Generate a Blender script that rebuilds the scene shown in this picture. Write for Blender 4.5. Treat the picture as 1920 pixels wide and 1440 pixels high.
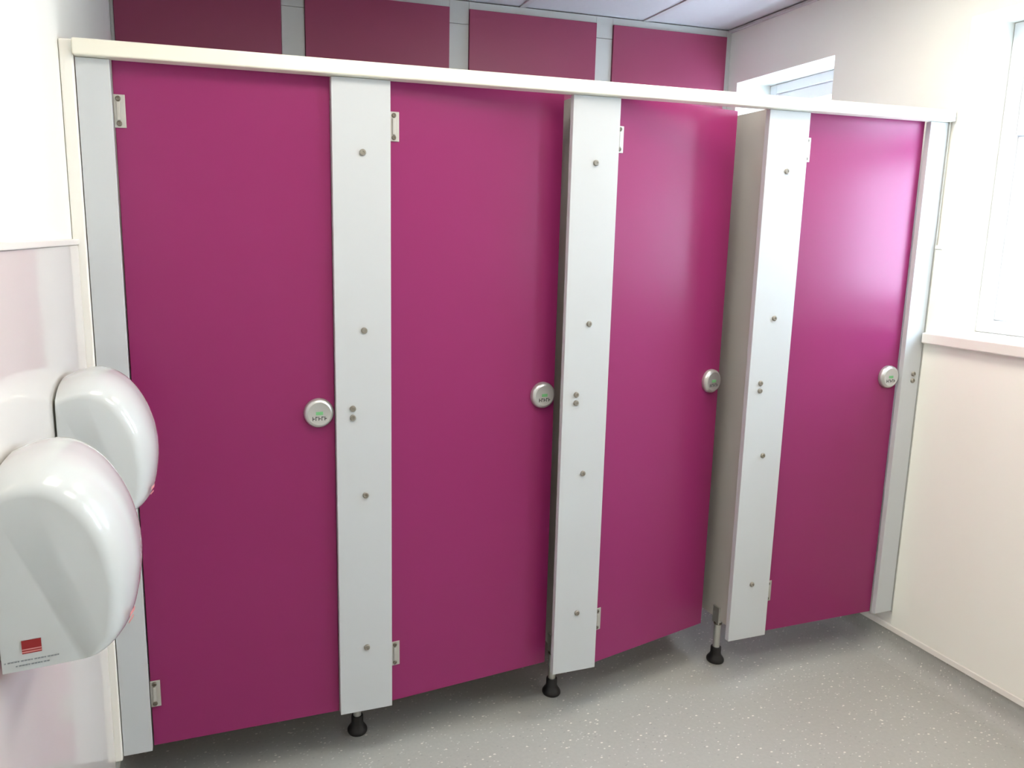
import bpy, bmesh, math
from mathutils import Matrix, Vector

for o in list(bpy.data.objects):
    bpy.data.objects.remove(o, do_unlink=True)
SC = bpy.context.scene
COL = SC.collection

# ------------------------------------------------------------------ camera
cam_d = bpy.data.cameras.new('camera')
cam = bpy.data.objects.new('camera', cam_d)
COL.objects.link(cam)
cam_d.sensor_fit = 'HORIZONTAL'
cam_d.sensor_width = 36.0
cam_d.lens = 1376.36 / 1920 * 36.0
cam_d.shift_x = 125.7 / 1920
cam_d.shift_y = -43.6 / 1920
cam_d.clip_start = 0.02
yaw, pitch, roll = 0.31334, 0.16704, 0.00956
fwd = Vector((math.sin(yaw) * math.cos(pitch), math.cos(yaw) * math.cos(pitch), -math.sin(pitch)))
rgt = Vector((math.cos(yaw), -math.sin(yaw), 0))
up = rgt.cross(fwd)
r2 = rgt * math.cos(roll) + up * math.sin(roll)
u2 = -rgt * math.sin(roll) + up * math.cos(roll)
m = Matrix((r2, u2, -fwd)).transposed().to_4x4()
m.translation = Vector((0.2622, -1.9130, 1.5348))
cam.matrix_world = m
SC.camera = cam

# ------------------------------------------------------------------ sky (bright overcast day)
wd = bpy.data.worlds.new('overcast_sky')
SC.world = wd
wd.use_nodes = True
bg = wd.node_tree.nodes['Background']
bg.inputs['Color'].default_value = (0.66, 0.82, 1.0, 1)
bg.inputs['Strength'].default_value = 20.0
LAMP = 14.0                       # emission of the ceiling light panels
LAMP_COL = (1.0, 0.93, 0.80, 1)

# ------------------------------------------------------------------ exposure
vs = SC.view_settings
vs.view_transform = 'Standard'
vs.look = 'None'
vs.exposure = 0.34
vs.gamma = 1.0
vs.use_curve_mapping = False

# ------------------------------------------------------------------ materials
def srgb(r, g, b):
    f = lambda c: c / 12.92 if c <= 0.04045 else ((c + 0.055) / 1.055) ** 2.4
    return tuple(f(v / 255.0) for v in (r, g, b)) + (1.0,)

def mat(name, col, rough=0.5, metal=0.0, spec=0.5, coat=0.0, coat_rough=0.1, var=0.03, scale=6.0, bump=0.0, bscale=200.0):
    mt = bpy.data.materials.new(name)
    mt.use_nodes = True
    nt = mt.node_tree
    b = nt.nodes['Principled BSDF']
    b.inputs['Roughness'].default_value = rough
    b.inputs['Metallic'].default_value = metal
    b.inputs['Specular IOR Level'].default_value = spec
    b.inputs['Coat Weight'].default_value = coat
    b.inputs['Coat Roughness'].default_value = coat_rough
    tc = nt.nodes.new('ShaderNodeTexCoord')
    nz = nt.nodes.new('ShaderNodeTexNoise')
    nz.inputs['Scale'].default_value = scale
    nz.inputs['Detail'].default_value = 3
    nt.links.new(tc.outputs['Object'], nz.inputs['Vector'])
    mx = nt.nodes.new('ShaderNodeMix')
    mx.data_type = 'RGBA'
    mx.inputs['A'].default_value = tuple(c * (1 - var) for c in col[:3]) + (1,)
    mx.inputs['B'].default_value = tuple(min(1, c * (1 + var)) for c in col[:3]) + (1,)
    nt.links.new(nz.outputs['Fac'], mx.inputs['Factor'])
    nt.links.new(mx.outputs['Result'], b.inputs['Base Color'])
    if bump:
        n2 = nt.nodes.new('ShaderNodeTexNoise')
        n2.inputs['Scale'].default_value = bscale
        nt.links.new(tc.outputs['Object'], n2.inputs['Vector'])
        bp = nt.nodes.new('ShaderNodeBump')
        bp.inputs['Strength'].default_value = bump
        bp.inputs['Distance'].default_value = 0.002
        nt.links.new(n2.outputs['Fac'], bp.inputs['Height'])
        nt.links.new(bp.outputs['Normal'], b.inputs['Normal'])
    return mt

def mat_floor():
    mt = bpy.data.materials.new('speckled_vinyl')
    mt.use_nodes = True
    nt = mt.node_tree
    N, L = nt.nodes, nt.links
    b = N['Principled BSDF']
    b.inputs['Roughness'].default_value = 0.42
    b.inputs['Specular IOR Level'].default_value = 0.4
    tc = N.new('ShaderNodeTexCoord')
    nz = N.new('ShaderNodeTexNoise')
    nz.inputs['Scale'].default_value = 90
    nz.inputs['Detail'].default_value = 4
    L.new(tc.outputs['Object'], nz.inputs['Vector'])
    base = N.new('ShaderNodeMix'); base.data_type = 'RGBA'
    base.inputs['A'].default_value = srgb(166, 167, 163)
    base.inputs['B'].default_value = srgb(179, 180, 175)
    L.new(nz.outputs['Fac'], base.inputs['Factor'])
    prev = base.outputs['Result']
    for sc, thr, keep, colr in ((58, 0.18, 0.26, srgb(226, 224, 216)), (70, 0.2, 0.22, srgb(160, 160, 158)), (100, 0.22, 0.3, srgb(205, 206, 201))):
        mp = N.new('ShaderNodeMapping')
        mp.inputs['Scale'].default_value = (0.75, 1.25, 1)
        mp.inputs['Rotation'].default_value = (0, 0, sc * 0.1)
        L.new(tc.outputs['Object'], mp.inputs['Vector'])
        v = N.new('ShaderNodeTexVoronoi')
        v.voronoi_dimensions = '3D'
        v.inputs['Scale'].default_value = sc
        L.new(mp.outputs['Vector'], v.inputs['Vector'])
        lt = N.new('ShaderNodeMath'); lt.operation = 'LESS_THAN'
        lt.inputs[1].default_value = thr
        L.new(v.outputs['Distance'], lt.inputs[0])
        sp = N.new('ShaderNodeSeparateColor')
        L.new(v.outputs['Color'], sp.inputs['Color'])
        l2 = N.new('ShaderNodeMath'); l2.operation = 'LESS_THAN'
        l2.inputs[1].default_value = keep
        L.new(sp.outputs['Red'], l2.inputs[0])
        mu = N.new('ShaderNodeMath'); mu.operation = 'MULTIPLY'
        L.new(lt.outputs[0], mu.inputs[0]); L.new(l2.outputs[0], mu.inputs[1])
        mx = N.new('ShaderNodeMix'); mx.data_type = 'RGBA'
        mx.inputs['B'].default_value = colr
        L.new(prev, mx.inputs['A']); L.new(mu.outputs[0], mx.inputs['Factor'])
        prev = mx.outputs['Result']
    L.new(prev, b.inputs['Base Color'])
    return mt

def mat_emit(name, col, st):
    mt = bpy.data.materials.new(name)
    mt.use_nodes = True
    nt = mt.node_tree
    e = nt.nodes.new('ShaderNodeEmission')
    e.inputs['Color'].default_value = col
    e.inputs['Strength'].default_value = st
    nt.links.new(e.outputs[0], nt.nodes['Material Output'].inputs['Surface'])
    return mt

def mat_glass():
    mt = bpy.data.materials.new('window_glass')
    mt.use_nodes = True
    nt = mt.node_tree
    t = nt.nodes.new('ShaderNodeBsdfTransparent')
    t.inputs['Color'].default_value = (0.97, 0.98, 0.98, 1)
    g = nt.nodes.new('ShaderNodeBsdfGlossy')
    g.inputs['Roughness'].default_value = 0.02
    mx = nt.nodes.new('ShaderNodeMixShader')
    mx.inputs[0].default_value = 0.05
    nt.links.new(t.outputs[0], mx.inputs[1])
    nt.links.new(g.outputs[0], mx.inputs[2])
    nt.links.new(mx.outputs[0], nt.nodes['Material Output'].inputs['Surface'])
    return mt

M = {
    'magenta': mat('magenta_laminate', srgb(139, 43, 96), 0.30, spec=0.25, var=0.02, bump=0.03, bscale=900),
    'magenta_edge': mat('magenta_laminate_edge', srgb(120, 32, 78), 0.5),
    'grey_lam': mat('pale_grey_laminate', srgb(194, 198, 201), 0.38, var=0.01),
    'grey_edge': mat('grey_laminate_edge', srgb(150, 148, 145), 0.5),
    'part': mat('warm_grey_laminate', srgb(196, 192, 186), 0.4, var=0.01),
    'alu': mat('cream_anodised_aluminium', srgb(236, 234, 220), 0.38, metal=0.15, var=0.01),
    'alu_grey': mat('satin_aluminium', srgb(196, 197, 192), 0.32, metal=0.7, var=0.02),
    'steel': mat('satin_stainless_steel', srgb(205, 202, 194), 0.28, metal=0.85, var=0.02),
    'plate': mat('brushed_hinge_metal', srgb(186, 184, 178), 0.4, metal=0.5, var=0.02),
    'screw': mat('screw_recess_metal', srgb(120, 114, 104), 0.4, metal=0.8),
    'screw_head': mat('dull_screw_metal', srgb(150, 146, 138), 0.42, metal=0.6),
    'duct': mat('magenta_laminate_hazed', srgb(150, 60, 94), 0.42, spec=0.5, var=0.02, bump=0.03, bscale=900),  # same laminate as the doors, with light haze mixed into a paler colour
    'lock': mat('satin_lock_metal', srgb(198, 199, 197), 0.3, metal=0.7, var=0.02),
    'black': mat('black_plastic', srgb(22, 22, 25), 0.45),
    'green': mat('green_indicator', srgb(112, 178, 122), 0.4),
    'print': mat('dark_print', srgb(70, 72, 74), 0.5),
    'grey_print': mat('grey_print', srgb(138, 146, 152), 0.5),
    'red': mat('red_print', srgb(150, 28, 32), 0.45),
    'pale_red': mat('pale_red_print', srgb(214, 140, 140), 0.45),
    'dryer': mat('white_enamel', srgb(202, 207, 208), 0.18, coat=0.6, coat_rough=0.04, var=0.005),
    'dryer_gap': mat('dryer_gasket', srgb(168, 172, 160), 0.6),
    'wall': mat('white_emulsion', srgb(240, 240, 234), 0.85, spec=0.2, var=0.012, bump=0.05, bscale=300),
    'clad': mat('glossy_wall_cladding', srgb(222, 219, 215), 0.09, spec=0.5, var=0.004),
    'clad_r': mat('satin_wall_cladding', srgb(247, 248, 240), 0.45, spec=0.4, var=0.004),
    'trim': mat('white_plastic_trim', srgb(238, 236, 230), 0.35, var=0.005),
    'tile': mat('mineral_ceiling_tile', srgb(206, 204, 206), 0.9, spec=0.1, var=0.03, scale=60, bump=0.15, bscale=400),
    'tbar': mat('ceiling_grid_metal', srgb(196, 192, 192), 0.5),
    'strip': mat('grey_duct_laminate', srgb(204, 206, 204), 0.45, var=0.01),
    'dark': mat('dark_cavity_board', srgb(70, 68, 70), 0.8),
    'skirt': mat('grey_vinyl_skirting', srgb(140, 142, 136), 0.45, var=0.05, scale=60),
    'frame': mat('white_window_frame', srgb(238, 240, 243), 0.35, var=0.005),
    'floor': mat_floor(),
    'glass': mat_glass(),
    'lamp': mat_emit('lamp_diffuser', LAMP_COL, LAMP),
}

# ------------------------------------------------------------------ mesh helpers
def new_obj(name, bm, material, parent=None, loc=(0, 0, 0), smooth=False):
    me = bpy.data.meshes.new(name)
    bmesh.ops.recalc_face_normals(bm, faces=bm.faces[:])
    bm.to_mesh(me)
    bm.free()
    for mt in (material if isinstance(material, (list, tuple)) else [material]):
        me.materials.append(mt)
    if smooth:
        for p in me.polygons:
            p.use_smooth = True
    o = bpy.data.objects.new(name, me)
    COL.objects.link(o)
    o.location = loc
    if parent:
        o.parent = parent
    return o

def add_box(bm, a, b, bev=0.0, seg=2):
    (x0, y0, z0), (x1, y1, z1) = a, b
    r = bmesh.ops.create_cube(bm, size=1.0)
    vs_ = r['verts']
    bmesh.ops.scale(bm, vec=(x1 - x0, y1 - y0, z1 - z0), verts=vs_)
    bmesh.ops.translate(bm, vec=((x0 + x1) / 2, (y0 + y1) / 2, (z0 + z1) / 2), verts=vs_)
    if bev:
        ed = list({e for v in vs_ for e in v.link_edges})
        bmesh.ops.bevel(bm, geom=ed, offset=bev, segments=seg, profile=0.5, affect='EDGES')

def box(name, a, b, material, parent=None, bev=0.0, loc=(0, 0, 0), seg=2):
    bm = bmesh.new()
    add_box(bm, a, b, bev, seg)
    return new_obj(name, bm, material, parent, loc)

def boxes(name, lst, material, parent=None, bev=0.0, loc=(0, 0, 0)):
    bm = bmesh.new()
    for a, b in lst:
        add_box(bm, a, b, bev)
    return new_obj(name, bm, material, parent, loc)

def lathe(name, prof, material, parent=None, axis='Z', n=28, loc=(0, 0, 0)):
    """prof: list of (radius, height) revolved about the axis; '-Y' points the height towards -y."""
    bm = bmesh.new()
    rings = []
    for r, h in prof:
        if r < 1e-6:
            p = (0, 0, h) if axis == 'Z' else (0, -h, 0)
            rings.append([bm.verts.new(p)])
            continue
        ring = []
        for i in range(n):
            a = 2 * math.pi * i / n
            p = (r * math.cos(a), r * math.sin(a), h) if axis == 'Z' else (r * math.cos(a), -h, r * math.sin(a))
            ring.append(bm.verts.new(p))
        rings.append(ring)
    for A, B in zip(rings, rings[1:]):
        for i in range(n):
            j = (i + 1) % n
            if len(A) == 1 and len(B) == 1:
                continue
            if len(A) == 1:
                bm.faces.new((A[0], B[i], B[j]))
            elif len(B) == 1:
                bm.faces.new((A[i], A[j], B[0]))
            else:
                bm.faces.new((A[i], A[j], B[j], B[i]))
    if len(rings[0]) > 1:
        bm.faces.new(rings[0])
    if len(rings[-1]) > 1:
        bm.faces.new(rings[-1])
    o = new_obj(name, bm, material, parent, loc, smooth=True)
    try:
        o.data.set_sharp_from_angle(angle=math.radians(40))
    except Exception:
        pass
    return o

def tag(o, label=None, cat=None, group=None, kind=None):
    if label: o['label'] = label
    if cat: o['category'] = cat
    if group: o['group'] = group
    o['kind'] = kind or 'thing'
    return o

def thing(name, loc, label, cat, group=None):
    o = bpy.data.objects.new(name, None)
    o.empty_display_size = 0.1
    COL.objects.link(o)
    o.location = loc
    return tag(o, label, cat, group)

def struct(o, label=None, cat=None):
    o['kind'] = 'structure'
    if label: o['label'] = label
    if cat: o['category'] = cat
    return o

# ------------------------------------------------------------------ dimensions
W = 2.655          # right wall
XL = -0.02         # face of left wall cladding
D = 1.152          # back wall face
ZC = 2.50          # ceiling
YB = -3.02         # wall behind the camera
ZT = 1.928         # underside of headrail
ZP = 0.172         # underside of pilasters
PIL = [(0.0, 0.071), (0.577, 0.729), (1.250, 1.399), (1.915, 2.069), (2.567, 2.645)]

# ------------------------------------------------------------------ floor, walls, ceiling
struct(box('floor', (-0.25, YB - 0.1, -0.08), (W + 0.3, D + 0.15, 0.0), M['floor']),
       'pale grey speckled vinyl floor', 'floor')

wl = struct(box('wall_left', (-0.20, YB, 0.0), (-0.032, D + 0.1, ZC + 0.06), M['wall']),
            'white painted wall behind the hand dryers', 'wall')
box('cladding_panel', (-0.0315, YB + 0.01, 0.118), (XL, -0.0055, 1.508), M['clad'], wl)
struct(box('trim_1', (-0.0315, YB + 0.01, 1.509), (-0.0165, -0.0055, 1.522), M['trim'], bev=0.002),
       'white capping trim along the top of the glossy wall cladding', 'trim')

# right wall with two window openings
W1 = (0.522, 1.090, 1.20, 2.256)     # y0,y1,z0,z1
W2 = (-0.600, -0.030, 1.20, 2.252)
W3 = (-1.720, -1.150, 1.20, 2.252)
TH = 0.30
lst = []
ys = [YB, W3[0], W3[1], W2[0], W2[1], W1[0], W1[1], D + 0.1]
for a, b, op in zip(ys, ys[1:], (None, W3, None, W2, None, W1, None)):
    if op is None:
        lst.append(((W, a, 0), (W + TH, b, ZC + 0.06)))
    else:
        lst.append(((W, a, 0), (W + TH, b, op[2])))
        lst.append(((W, a, op[3]), (W + TH, b, ZC + 0.06)))
wr = struct(boxes('wall_right', lst, M['wall']), 'cream painted wall with the windows', 'wall')
boxes('cladding_panel', [((W - 0.008, YB + 0.01, 0.118), (W - 0.0005, W3[0], 1.508)),
                         ((W - 0.008, W3[0], 0.118), (W - 0.0005, W3[1], 1.184)),
                         ((W - 0.008, W3[1], 0.118), (W - 0.0005, W2[0], 1.508)),
                         ((W - 0.008, W2[0], 0.118), (W - 0.0005, W2[1], 1.184)),
                         ((W - 0.008, W2[1], 0.118), (W - 0.0005, -0.004, 1.508))], M['clad_r'], wr)
struct(box('trim_2', (W - 0.012, W2[1] + 0.002, 1.509), (W - 0.0005, -0.004, 1.522), M['trim'], bev=0.002),
       'short white capping trim between window and cubicle end post', 'trim')

# wall behind the camera
struct(box('wall_front', (-0.20, YB - 0.1, 0.0), (W + TH, YB - 0.001, ZC + 0.06), M['wall']),
       'white painted wall facing the cubicles', 'wall')

# back wall of the cubicles: grey duct framing with magenta panels set proud of it
wb = struct(box('wall_back', (-0.031, D + 0.014, 0.0), (W - 0.001, D + 0.10, ZC + 0.06), M['dark']),
            'grey duct wall with magenta panels at the back of the cubicles', 'wall')
bx = [(-0.018, 0.576), (0.668, 1.259), (1.347, 1.940), (2.025, 2.625)]
for a, b in bx:
    for z0, z1 in ((0.12, 1.196), (1.204, 2.468)):
        box('duct_panel', (a, D - 0.008, z0), (b, D + 0.010, z1), M['duct'], wb, bev=0.0015)
gx = [(-0.031, -0.020)] + [(bx[i][1] + 0.002, bx[i + 1][0] - 0.002) for i in range(3)] + [(2.627, W - 0.001)]
for a, b in gx:
    box('grey_strip', (a, D, 0.002), (b, D + 0.013, 2.4075), M['strip'], wb)
    box('grey_strip', (a, D, 2.4095), (b, D + 0.013, ZC - 0.002), M['strip'], wb)
for a, b in bx:
    box('head_strip', (a - 0.001, D, 2.470), (b + 0.001, D + 0.013, ZC - 0.002), M['strip'], wb)

# suspended ceiling: 0.6 m tiles on an exposed grid
GX = [-0.032, 0.387, 0.987, 1.587, 2.190, W]
GY = [D + 0.014, 0.590, -0.010, -0.610, -1.210, -1.810, -2.410, YB]
LIGHTS = {(1, 3), (3, 2), (3, 4)}
ceil = struct(box('ceiling', (-0.20, YB - 0.1, ZC + 0.06), (W + TH, D + 0.1, ZC + 0.16), M['dark']),
              'white suspended tile ceiling on exposed grid', 'ceiling')
for i in range(len(GX) - 1):
    for j in range(len(GY) - 1):
        if (i, j) in LIGHTS:
            continue
        box('ceiling_tile', (GX[i] + 0.003, GY[j + 1] + 0.003, ZC + 0.003), (GX[i + 1] - 0.003, GY[j] - 0.003, ZC + 0.018), M['tile'], ceil)
for x in GX[1:-1]:
    box('grid_bar', (x - 0.012, YB + 0.002, ZC - 0.002), (x + 0.012, D - 0.001, ZC + 0.0025), M['tbar'], ceil)
for y in GY[1:-1]:
    for i in range(len(GX) - 1):
        box('grid_bar', (GX[i] + 0.0125, y - 0.012, ZC - 0.002), (GX[i + 1] - 0.0125, y + 0.012, ZC + 0.0025), M['tbar'], ceil)
struct(box('trim_3', (W - 0.022, YB + 0.002, ZC - 0.012), (W - 0.0005, D - 0.001, ZC - 0.0025), M['tbar']),
       'grey angle trim where ceiling meets the window wall', 'trim')
struct(box('trim_4', (-0.0315, YB + 0.002, ZC - 0.012), (-0.012, D - 0.001, ZC - 0.0025), M['tbar']),
       'grey angle trim where ceiling meets the dryer wall', 'trim')

# ceiling light panels
lab = {(1, 3): 'square white ceiling light panel above the hand dryers',
       (3, 2): 'square white ceiling light panel just in front of the ajar doors',
       (3, 4): 'added fill light, a square white ceiling panel further from the cubicles on the window side'}  # this last panel is an added fill for the right wall and lower doors
for (i, j) in sorted(LIGHTS):
    x0, x1, y0, y1 = GX[i] + 0.013, GX[i + 1] - 0.013, GY[j + 1] + 0.013, GY[j] - 0.013
    cx, cy = (x0 + x1) / 2, (y0 + y1) / 2
    hx, hy = (x1 - x0) / 2, (y1 - y0) / 2
    t = thing('ceiling_light', (cx, cy, ZC), lab[(i, j)], 'ceiling light', 'ceiling light panels')
    box('housing', (-hx, -hy, 0.012), (hx, hy, 0.055), M['frame'], t)
    boxes('frame', [((-hx, -hy, 0.0), (hx, -hy + 0.02, 0.0115)), ((-hx, hy - 0.02, 0.0), (hx, hy, 0.0115)),
                    ((-hx, -hy + 0.0205, 0.0), (-hx + 0.02, hy - 0.0205, 0.0115)), ((hx - 0.02, -hy + 0.0205, 0.0), (hx, hy - 0.0205, 0.0115))], M['frame'], t)
    box('diffuser', (-hx + 0.021, -hy + 0.021, 0.004), (hx - 0.021, hy - 0.021, 0.0115), M['lamp'], t)

# coved vinyl skirtings with white capping strip
def skirt(name, wall_x, sgn, y0, y1, label):
    rad = 0.055
    prof = [(0.0, 0.0), (rad + 0.012, 0.0), (rad + 0.012, 0.0003)]
    prof += [(0.005 + rad * (1 - math.sin(k * math.pi / 16)), 0.001 + rad * (1 - math.cos(k * math.pi / 16))) for k in range(0, 9)]
    prof += [(0.005, 0.094), (0.0, 0.094)]
    bm = bmesh.new()
    A = [bm.verts.new((wall_x + sgn * d, y0, z)) for d, z in prof]
    B = [bm.verts.new((wall_x + sgn * d, y1, z)) for d, z in prof]
    n = len(prof)
    for i in range(n):
        bm.faces.new((A[i], A[(i + 1) % n], B[(i + 1) % n], B[i]))
    bm.faces.new(A); bm.faces.new(B)
    o = struct(new_obj(name, bm, M['floor'], smooth=True), label, 'skirting')
    o.data.set_sharp_from_angle(angle=math.radians(50))
    x0, x1 = sorted((wall_x, wall_x + sgn * 0.011))
    box('capping_strip', (x0, y0, 0.0945), (x1, y1, 0.117), M['trim'], o, bev=0.003)
    return o
skirt('baseboard_right', W - 0.0005, -1, YB + 0.002, D - 0.012, 'grey coved vinyl skirting with white capping under the window')
skirt('baseboard_left', -0.0315, 1, YB + 0.002, D - 0.012, 'grey coved vinyl skirting with white capping below the dryers')

# ------------------------------------------------------------------ windows
def window(name, op, label, nbars):
    y0, y1, z0, z1 = op
    xf = W + 0.19
    g = 0.0015
    f0, f1 = 0.042, 0.060        # outer frame, sash
    bm = bmesh.new()
    def ring(xa, xb, ya, yb, za, zb, t):
        add_box(bm, (xa, ya, za), (xb, ya + t, zb), 0.002, 1)
        add_box(bm, (xa, yb - t, za), (xb, yb, zb), 0.002, 1)
        add_box(bm, (xa, ya + t, za), (xb, yb - t, za + t), 0.002, 1)
        add_box(bm, (xa, ya + t, zb - t), (xb, yb - t, zb), 0.002, 1)
    ring(xf, xf + 0.07, y0 + g, y1 - g, z0 + 0.024, z1 - g, f0)
    root = struct(new_obj(name, bm, M['frame']), label, 'window')
    ya, yb, za, zb = y0 + f0 + 0.002, y1 - f0 - 0.002, z0 + 0.024 + f0 + 0.002, z1 - f0 - 0.002
    zm = 1.905
    for (sa, sb, dx) in ((zm - 0.018, zb, 0.012), (za, zm - 0.020, 0.024)):
        bm = bmesh.new()
        ring(xf + dx, xf + dx + 0.036, ya, yb, sa, sb, 0.056 if sb == zb else 0.05)
        s = new_obj('sash', bm, M['frame'], root)
        t = 0.05
        box('pane', (xf + dx + 0.016, ya + t, sa + t), (xf + dx + 0.020, yb - t, sb - t), M['glass'], s)
        for k in range(1, nbars + 1):
            yc = ya + t + (yb - ya - 2 * t) * k / (nbars + 1)
            box('glazing_bar', (xf + dx + 0.004, yc - 0.009, sa + t), (xf + dx + 0.032, yc + 0.009, sb - t), M['frame'], s)
    return root

w1 = window('window_1', W1, 'white framed window seen above the cubicle rail', 1)
w2 = window('window_2', W2, 'bright white framed window beside the last cubicle', 1)
w3 = window('window_3', W3, 'white framed window furthest from the cubicles', 1)
# sill boards
box('sill', (W - 0.030, W3[0] - 0.022, 1.1855), (W + 0.255, W3[1] + 0.022, 1.2225), M['trim'], w3, bev=0.004)
box('sill', (W - 0.030, W2[0] - 0.022, 1.1855), (W + 0.255, W2[1] + 0.022, 1.2225), M['trim'], w2, bev=0.004)
box('sill', (W - 0.001, W1[0] + 0.001, 1.2002), (W + 0.255, W1[1] - 0.001, 1.2222), M['trim'], w1, bev=0.004)

# ------------------------------------------------------------------ cubicle front
def screw(parent, x, y, z, r=0.0085):
    o = lathe('screw', [(r, 0.0), (r, 0.0035), (r * 0.82, 0.0055), (r * 0.45, 0.0058), (r * 0.4, 0.0038), (0, 0.0038)], M['screw_head'], parent, '-Y', 16, (x, y, z))
    return o

SZ = [1.746, 1.287, 0.829, 0.372]
PT = 0.018
plab = ['narrow pale grey end pilaster beside the hand dryers',
        'pale grey pilaster between first and second doors from the dryer wall',
        'pale grey pilaster between second and third doors from the dryer wall',
        'pale grey pilaster between third and fourth doors from the dryer wall',
        'narrow pale grey end pilaster against the window wall']
for i, (a, b) in enumerate(PIL):
    t = thing('pilaster', ((a + b) / 2, 0, ZP), plab[i], 'pilaster', 'grey pilasters between the cubicle doors')
    hw = (b - a) / 2
    box('panel', (-hw, 0.0, 0.0), (hw, PT, ZT - ZP - 0.001), M['grey_lam'], t, bev=0.0012)
    if 0 < i < 4:
        for z in SZ:
            screw(t, 0.002, 0.0, z - ZP)
    if i > 0:
        xo = -0.031 if i < 4 else 0.010
        for dz in (-0.0125, 0.0125):
            screw(t, xo, 0.0, 1.063 + dz - ZP)
    if i == 0:
        box('wall_channel', (-hw - 0.0312, -0.005, -0.01), (-hw - 0.002, 0.026, ZT - ZP + 0.036), M['trim'], t, bev=0.004)
    if i == 4:
        box('wall_channel', (hw + 0.0005, -0.004, -0.005), (hw + 0.009, 0.026, ZT - ZP + 0.034), M['alu_grey'], t, bev=0.002)

# headrail: rounded-edged aluminium channel over the pilaster tops
hr = box('headrail', (-0.002, -0.022, ZT), (2.6445, 0.0185, 1.964), M['alu'], bev=0.004, seg=3)
tag(hr, 'long cream aluminium headrail running across all the cubicle doors', 'rail')
box('end_cap', (2.6365, -0.0225, ZT + 0.001), (2.6448, 0.019, 1.9645), M['alu_grey'], hr, bev=0.002)

def text_marks(name, parent, x, y, z, w, h, n, material):
    """a row of tiny upright strokes: print too small to read"""
    bm = bmesh.new()
    cw = w / n
    for k in range(n):
        xx = x - w / 2 + k * cw
        add_box(bm, (xx, y - 0.0005, z - h / 2), (xx + cw * 0.28, y, z + h / 2))
        zz = z + (h * 0.36 if k % 2 else -0.05 * h)
        add_box(bm, (xx + cw * 0.28, y - 0.0005, zz - h * 0.12), (xx + cw * 0.78, y, zz + h * 0.12))
    return new_obj(name, bm, material, parent)

DT = 0.018
ZD0, ZD1 = 0.172, 1.941
dl = [(0.0735, 0.5765, 0.0, 'magenta cubicle door shut beside the hand dryers, hinged on narrow pilaster'),
      (0.7325, 1.2600, 5.6, 'magenta cubicle door slightly ajar, second from the hand dryer wall'),
      (1.4025, 1.9150, 12.4, 'magenta cubicle door swung furthest inward, showing the partition beside it'),
      (2.0725, 2.5660, 0.0, 'magenta cubicle door catching the window glare, next to the window wall')]
for k, (a, b, ang, lb) in enumerate(dl):
    w = b - a
    t = thing('cubicle_door', (a, 0.022, ZD0), lb, 'door', 'magenta cubicle doors')
    t.rotation_euler = (0, 0, math.radians(ang))
    box('leaf', (0, 0, 0), (w, DT, ZD1 - ZD0), M['magenta'], t, bev=0.0012)
    for zc in (1.817 - ZD0, 0.325 - ZD0):
        h = bmesh.new()
        add_box(h, (-0.0015, -0.0032, zc - 0.0375), (0.0245, -0.0003, zc + 0.0375), 0.0012, 2)
        add_box(h, (0.005, -0.0075, zc - 0.021), (0.013, -0.0030, zc + 0.021), 0.0015, 2)
        ho = new_obj('hinge', h, M['plate'], t)
        for s in (-1, 1):
            lathe('hinge_screw', [(0.0062, 0.0), (0.0062, 0.002), (0.0045, 0.0034), (0.0026, 0.0034), (0.0024, 0.002), (0, 0.002)], M['screw'], ho, '-Y', 14, (0.0095, -0.0032, zc + s * 0.028))
    # indicator bolt: domed round rose
    lx = w - 0.0435
    lz = 1.066 - ZD0
    r = 0.040
    lk = lathe('lock', [(r, 0.0003), (r, 0.006), (r * 0.97, 0.011), (r * 0.88, 0.0155), (r * 0.76, 0.0175), (r * 0.72, 0.0170), (0, 0.0170)], M['lock'], t, '-Y', 40, (lx, 0, lz))
    box('indicator', (-0.0095, -0.0176, -0.0035), (0.0095, -0.0171, 0.0055), M['green'], lk, bev=0.0)
    text_marks('lettering', lk, 0.001, -0.0171, -0.0130, 0.040, 0.011, 5, M['print'])
    box('edge_plate', (w - 0.0002, 0.002, 0.86), (w + 0.0012, DT - 0.002, 0.92), M['steel'], t)

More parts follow.
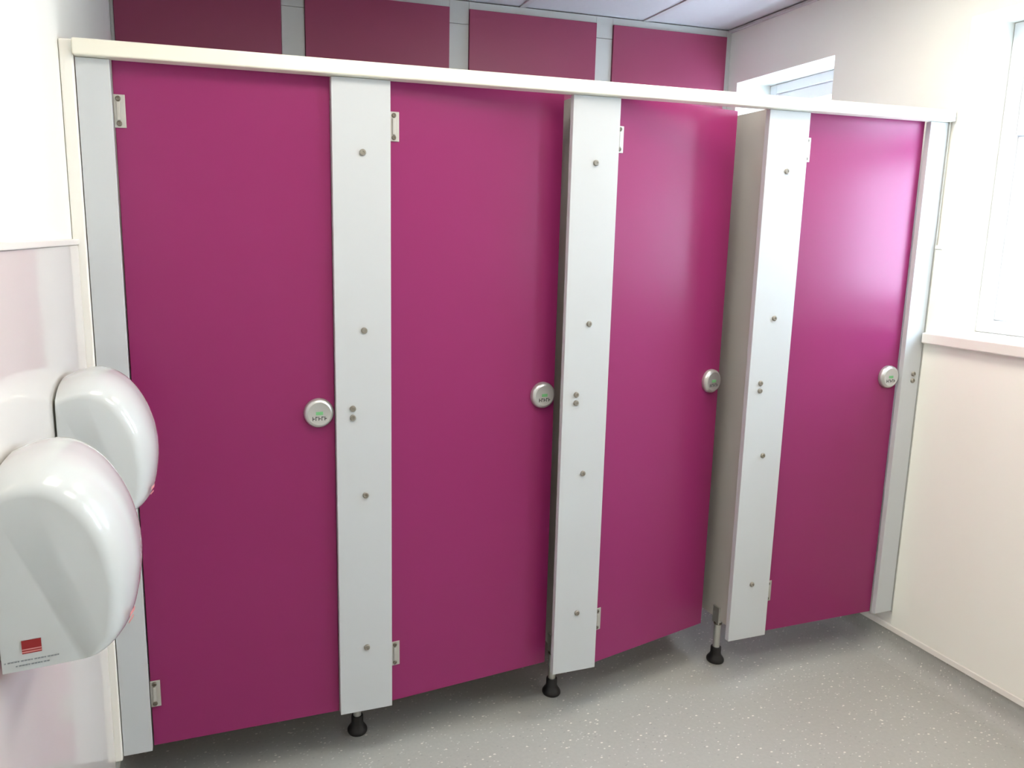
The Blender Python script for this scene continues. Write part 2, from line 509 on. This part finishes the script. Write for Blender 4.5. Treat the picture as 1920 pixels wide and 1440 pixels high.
# ------------------------------------------------------------------ partitions with adjustable legs
for i in (1, 2, 3):
    xc = sum(PIL[i]) / 2
    nm = ['first', 'second', 'third'][i - 1]
    t = thing('cubicle_partition', (xc, 0.0185, 0), f'warm grey dividing partition behind the {nm} wide pilaster from the dryer wall', 'partition', 'partitions between the cubicles')
    box('panel', (-0.0065, 0.006, 0.168), (0.0065, D - 0.045, 1.947), M['part'], t, bev=0.001)
    boxes('front_channel', [((-0.0105, 0.0002, 0.172), (0.0105, 0.0055, 1.94)),
                            ((-0.0105, 0.0055, 0.172), (-0.0068, 0.034, 1.94)),
                            ((0.0068, 0.0055, 0.172), (0.0105, 0.034, 1.94))], M['alu_grey'], t)
    for z in SZ:
        o = lathe('channel_screw', [(0.005, 0), (0.005, 0.002), (0.003, 0.003), (0, 0.003)], M['screw'], t, '-Y', 12, (-0.0105, 0.024, z + 0.03))
        o.rotation_euler = (0, 0, math.radians(-90))
    lg = lathe('leg', [(0.0125, 0.045), (0.0125, 0.1665), (0.0, 0.1665)], M['alu_grey'], t, 'Z', 24, (0, 0.132, 0))
    boxes('clip', [((-0.0125, -0.017, 0.150), (-0.0070, 0.017, 0.216)), ((0.0070, -0.017, 0.150), (0.0125, 0.017, 0.216))], M['alu_grey'], lg, bev=0.0015)
    lathe('collar', [(0.0132, 0.146), (0.0145, 0.148), (0.0145, 0.153), (0.0132, 0.155)], M['screw'], lg, 'Z', 24)
    lathe('foot', [(0.0, 0.0), (0.029, 0.0), (0.031, 0.004), (0.031, 0.010), (0.027, 0.017), (0.0205, 0.026), (0.0185, 0.034), (0.0185, 0.054), (0.0165, 0.057), (0.0127, 0.057)], M['black'], lg, 'Z', 32)

# ------------------------------------------------------------------ hand dryers
DP = [(0.0, 0.262), (0.030, 0.272), (0.062, 0.275), (0.093, 0.267), (0.123, 0.245), (0.146, 0.214), (0.163, 0.177), (0.173, 0.137), (0.176, 0.100), (0.173, 0.065), (0.167, 0.035), (0.158, 0.014), (0.143, 0.002), (0.118, 0.0), (0.060, 0.0), (0.0, 0.0)]

def catmull(pts, n):
    out = []
    for i in range(len(pts) - 1):
        p0, p1, p2, p3 = pts[max(0, i - 1)], pts[i], pts[i + 1], pts[min(len(pts) - 1, i + 2)]
        for k in range(n):
            t = k / n
            out.append(tuple(0.5 * (2 * p1[c] + (p2[c] - p0[c]) * t + (2 * p0[c] - 5 * p1[c] + 4 * p2[c] - p3[c]) * t * t + (3 * p1[c] - p0[c] - 3 * p2[c] + p3[c]) * t ** 3) for c in (0, 1)))
    out.append(pts[-1])
    return out

def dryer_mesh(wd_, r):
    prof = catmull(DP[:-2], 4) + [DP[-2], DP[-1]]
    cz, cx_ = 0.10, 0.0
    # sections across the width: rounded shoulders, flat flanks
    secs = []
    steps = 14
    ry = 0.105
    half = wd_ / 2
    for s in range(steps + 1):
        th = math.pi / 2 * (1 - s / steps)
        secs.append((-(half - ry + ry * math.sin(th)), r * (1 - math.cos(th))))
    secs += [(-y, i) for y, i in reversed(secs)]
    bm = bmesh.new()
    rings = []
    for y, ins in secs:
        ring = []
        for x, z in prof:
            fx = 1 - ins / 0.176
            top = 1 - ins / 0.275
            zz = z if z < 0.02 else 0.0 + z * top
            xx = x * fx * 0.94
            yy = y * (1 - 0.16 * (xx / 0.176) ** 1.2) * (1.0 if z > 0.0 else 1.0)
            ring.append(bm.verts.new((xx, yy, zz)))
        rings.append(ring)
    for A, B in zip(rings, rings[1:]):
        for i in range(len(prof)):
            j = (i + 1) % len(prof)
            bm.faces.new((A[i], A[j], B[j], B[i]))
    bm.faces.new(rings[0]); bm.faces.new(rings[-1])
    return bm

def hand_dryer(yc, z0, label):
    wd_, r = 0.235, 0.038
    t = thing('hand_dryer', (XL, yc, z0), label, 'hand dryer', 'hand dryers on the glossy cladding')
    box('backplate', (0.0005, -wd_ / 2 + 0.014, 0.012), (0.0045, wd_ / 2 - 0.014, 0.236), M['dryer_gap'], t)
    c = new_obj('cover', dryer_mesh(wd_, r), M['dryer'], t, (0.005, 0, 0), smooth=True)
    c.data.set_sharp_from_angle(angle=math.radians(45))
    # maker's badge on both flanks and on the front; flank leans inwards towards the front
    hy = wd_ / 2
    def flank(x):
        return hy * (1 - 0.16 * (x / 0.176) ** 1.2)
    ang = math.atan2(flank(0.020) - flank(0.065), 0.045)
    for s in (-1,):
        b = box('badge', (-0.0115, -0.0006, 0.0065), (0.0115, 0.0, 0.0185), M['red'], t)
        b.location = (0.005 + 0.036, s * (flank(0.036) + 0.0003), 0.024)
        b.rotation_euler = (0, 0, ang)
        boxes('badge_stripe', [((-0.0115, -0.0006, 0.0048), (0.0115, 0.0, 0.0064)), ((-0.0115, -0.0006, 0.0012), (0.0115, 0.0, 0.0030))], M['pale_red'], b)
        boxes('badge_band', [((-0.0115, -0.0006, 0.0031), (0.0115, 0.0, 0.0047)), ((-0.0115, -0.0006, -0.0002), (0.0115, 0.0, 0.0011))], M['red'], b)
        bm = bmesh.new()
        for z, w_, n in ((-0.0105, 0.066, 17), (-0.0168, 0.040, 11)):
            for k in range(n):
                x = -w_ / 2 + w_ * k / n
                add_box(bm, (x, -0.0005, z), (x + w_ / n * (0.82 if k % 4 else 0.5), 0.0, z + 0.0016))
        new_obj('small_print', bm, M['grey_print'], b)
    f = boxes('front_badge', [((0.0, -0.010, 0.018), (0.0006, 0.010, 0.024)), ((0.0, -0.010, 0.008), (0.0006, 0.010, 0.011))], M['pale_red'], t)
    f.location = (0.005 + 0.1518, -0.070, 0.020)
    f.rotation_euler = (0, math.radians(11), math.radians(-12))
    # outlet nozzle below
    lathe('nozzle', [(0.024, -0.008), (0.026, -0.0005), (0.0, -0.0005)], M['print'], t, 'Z', 24, (0.085, 0, 0))
    return t

hand_dryer(-0.780, 0.963, 'glossy white hand dryer mounted further from the cubicles, full side badge visible')
hand_dryer(-0.315, 0.992, 'glossy white hand dryer mounted close to the first cubicle, partly behind another dryer')
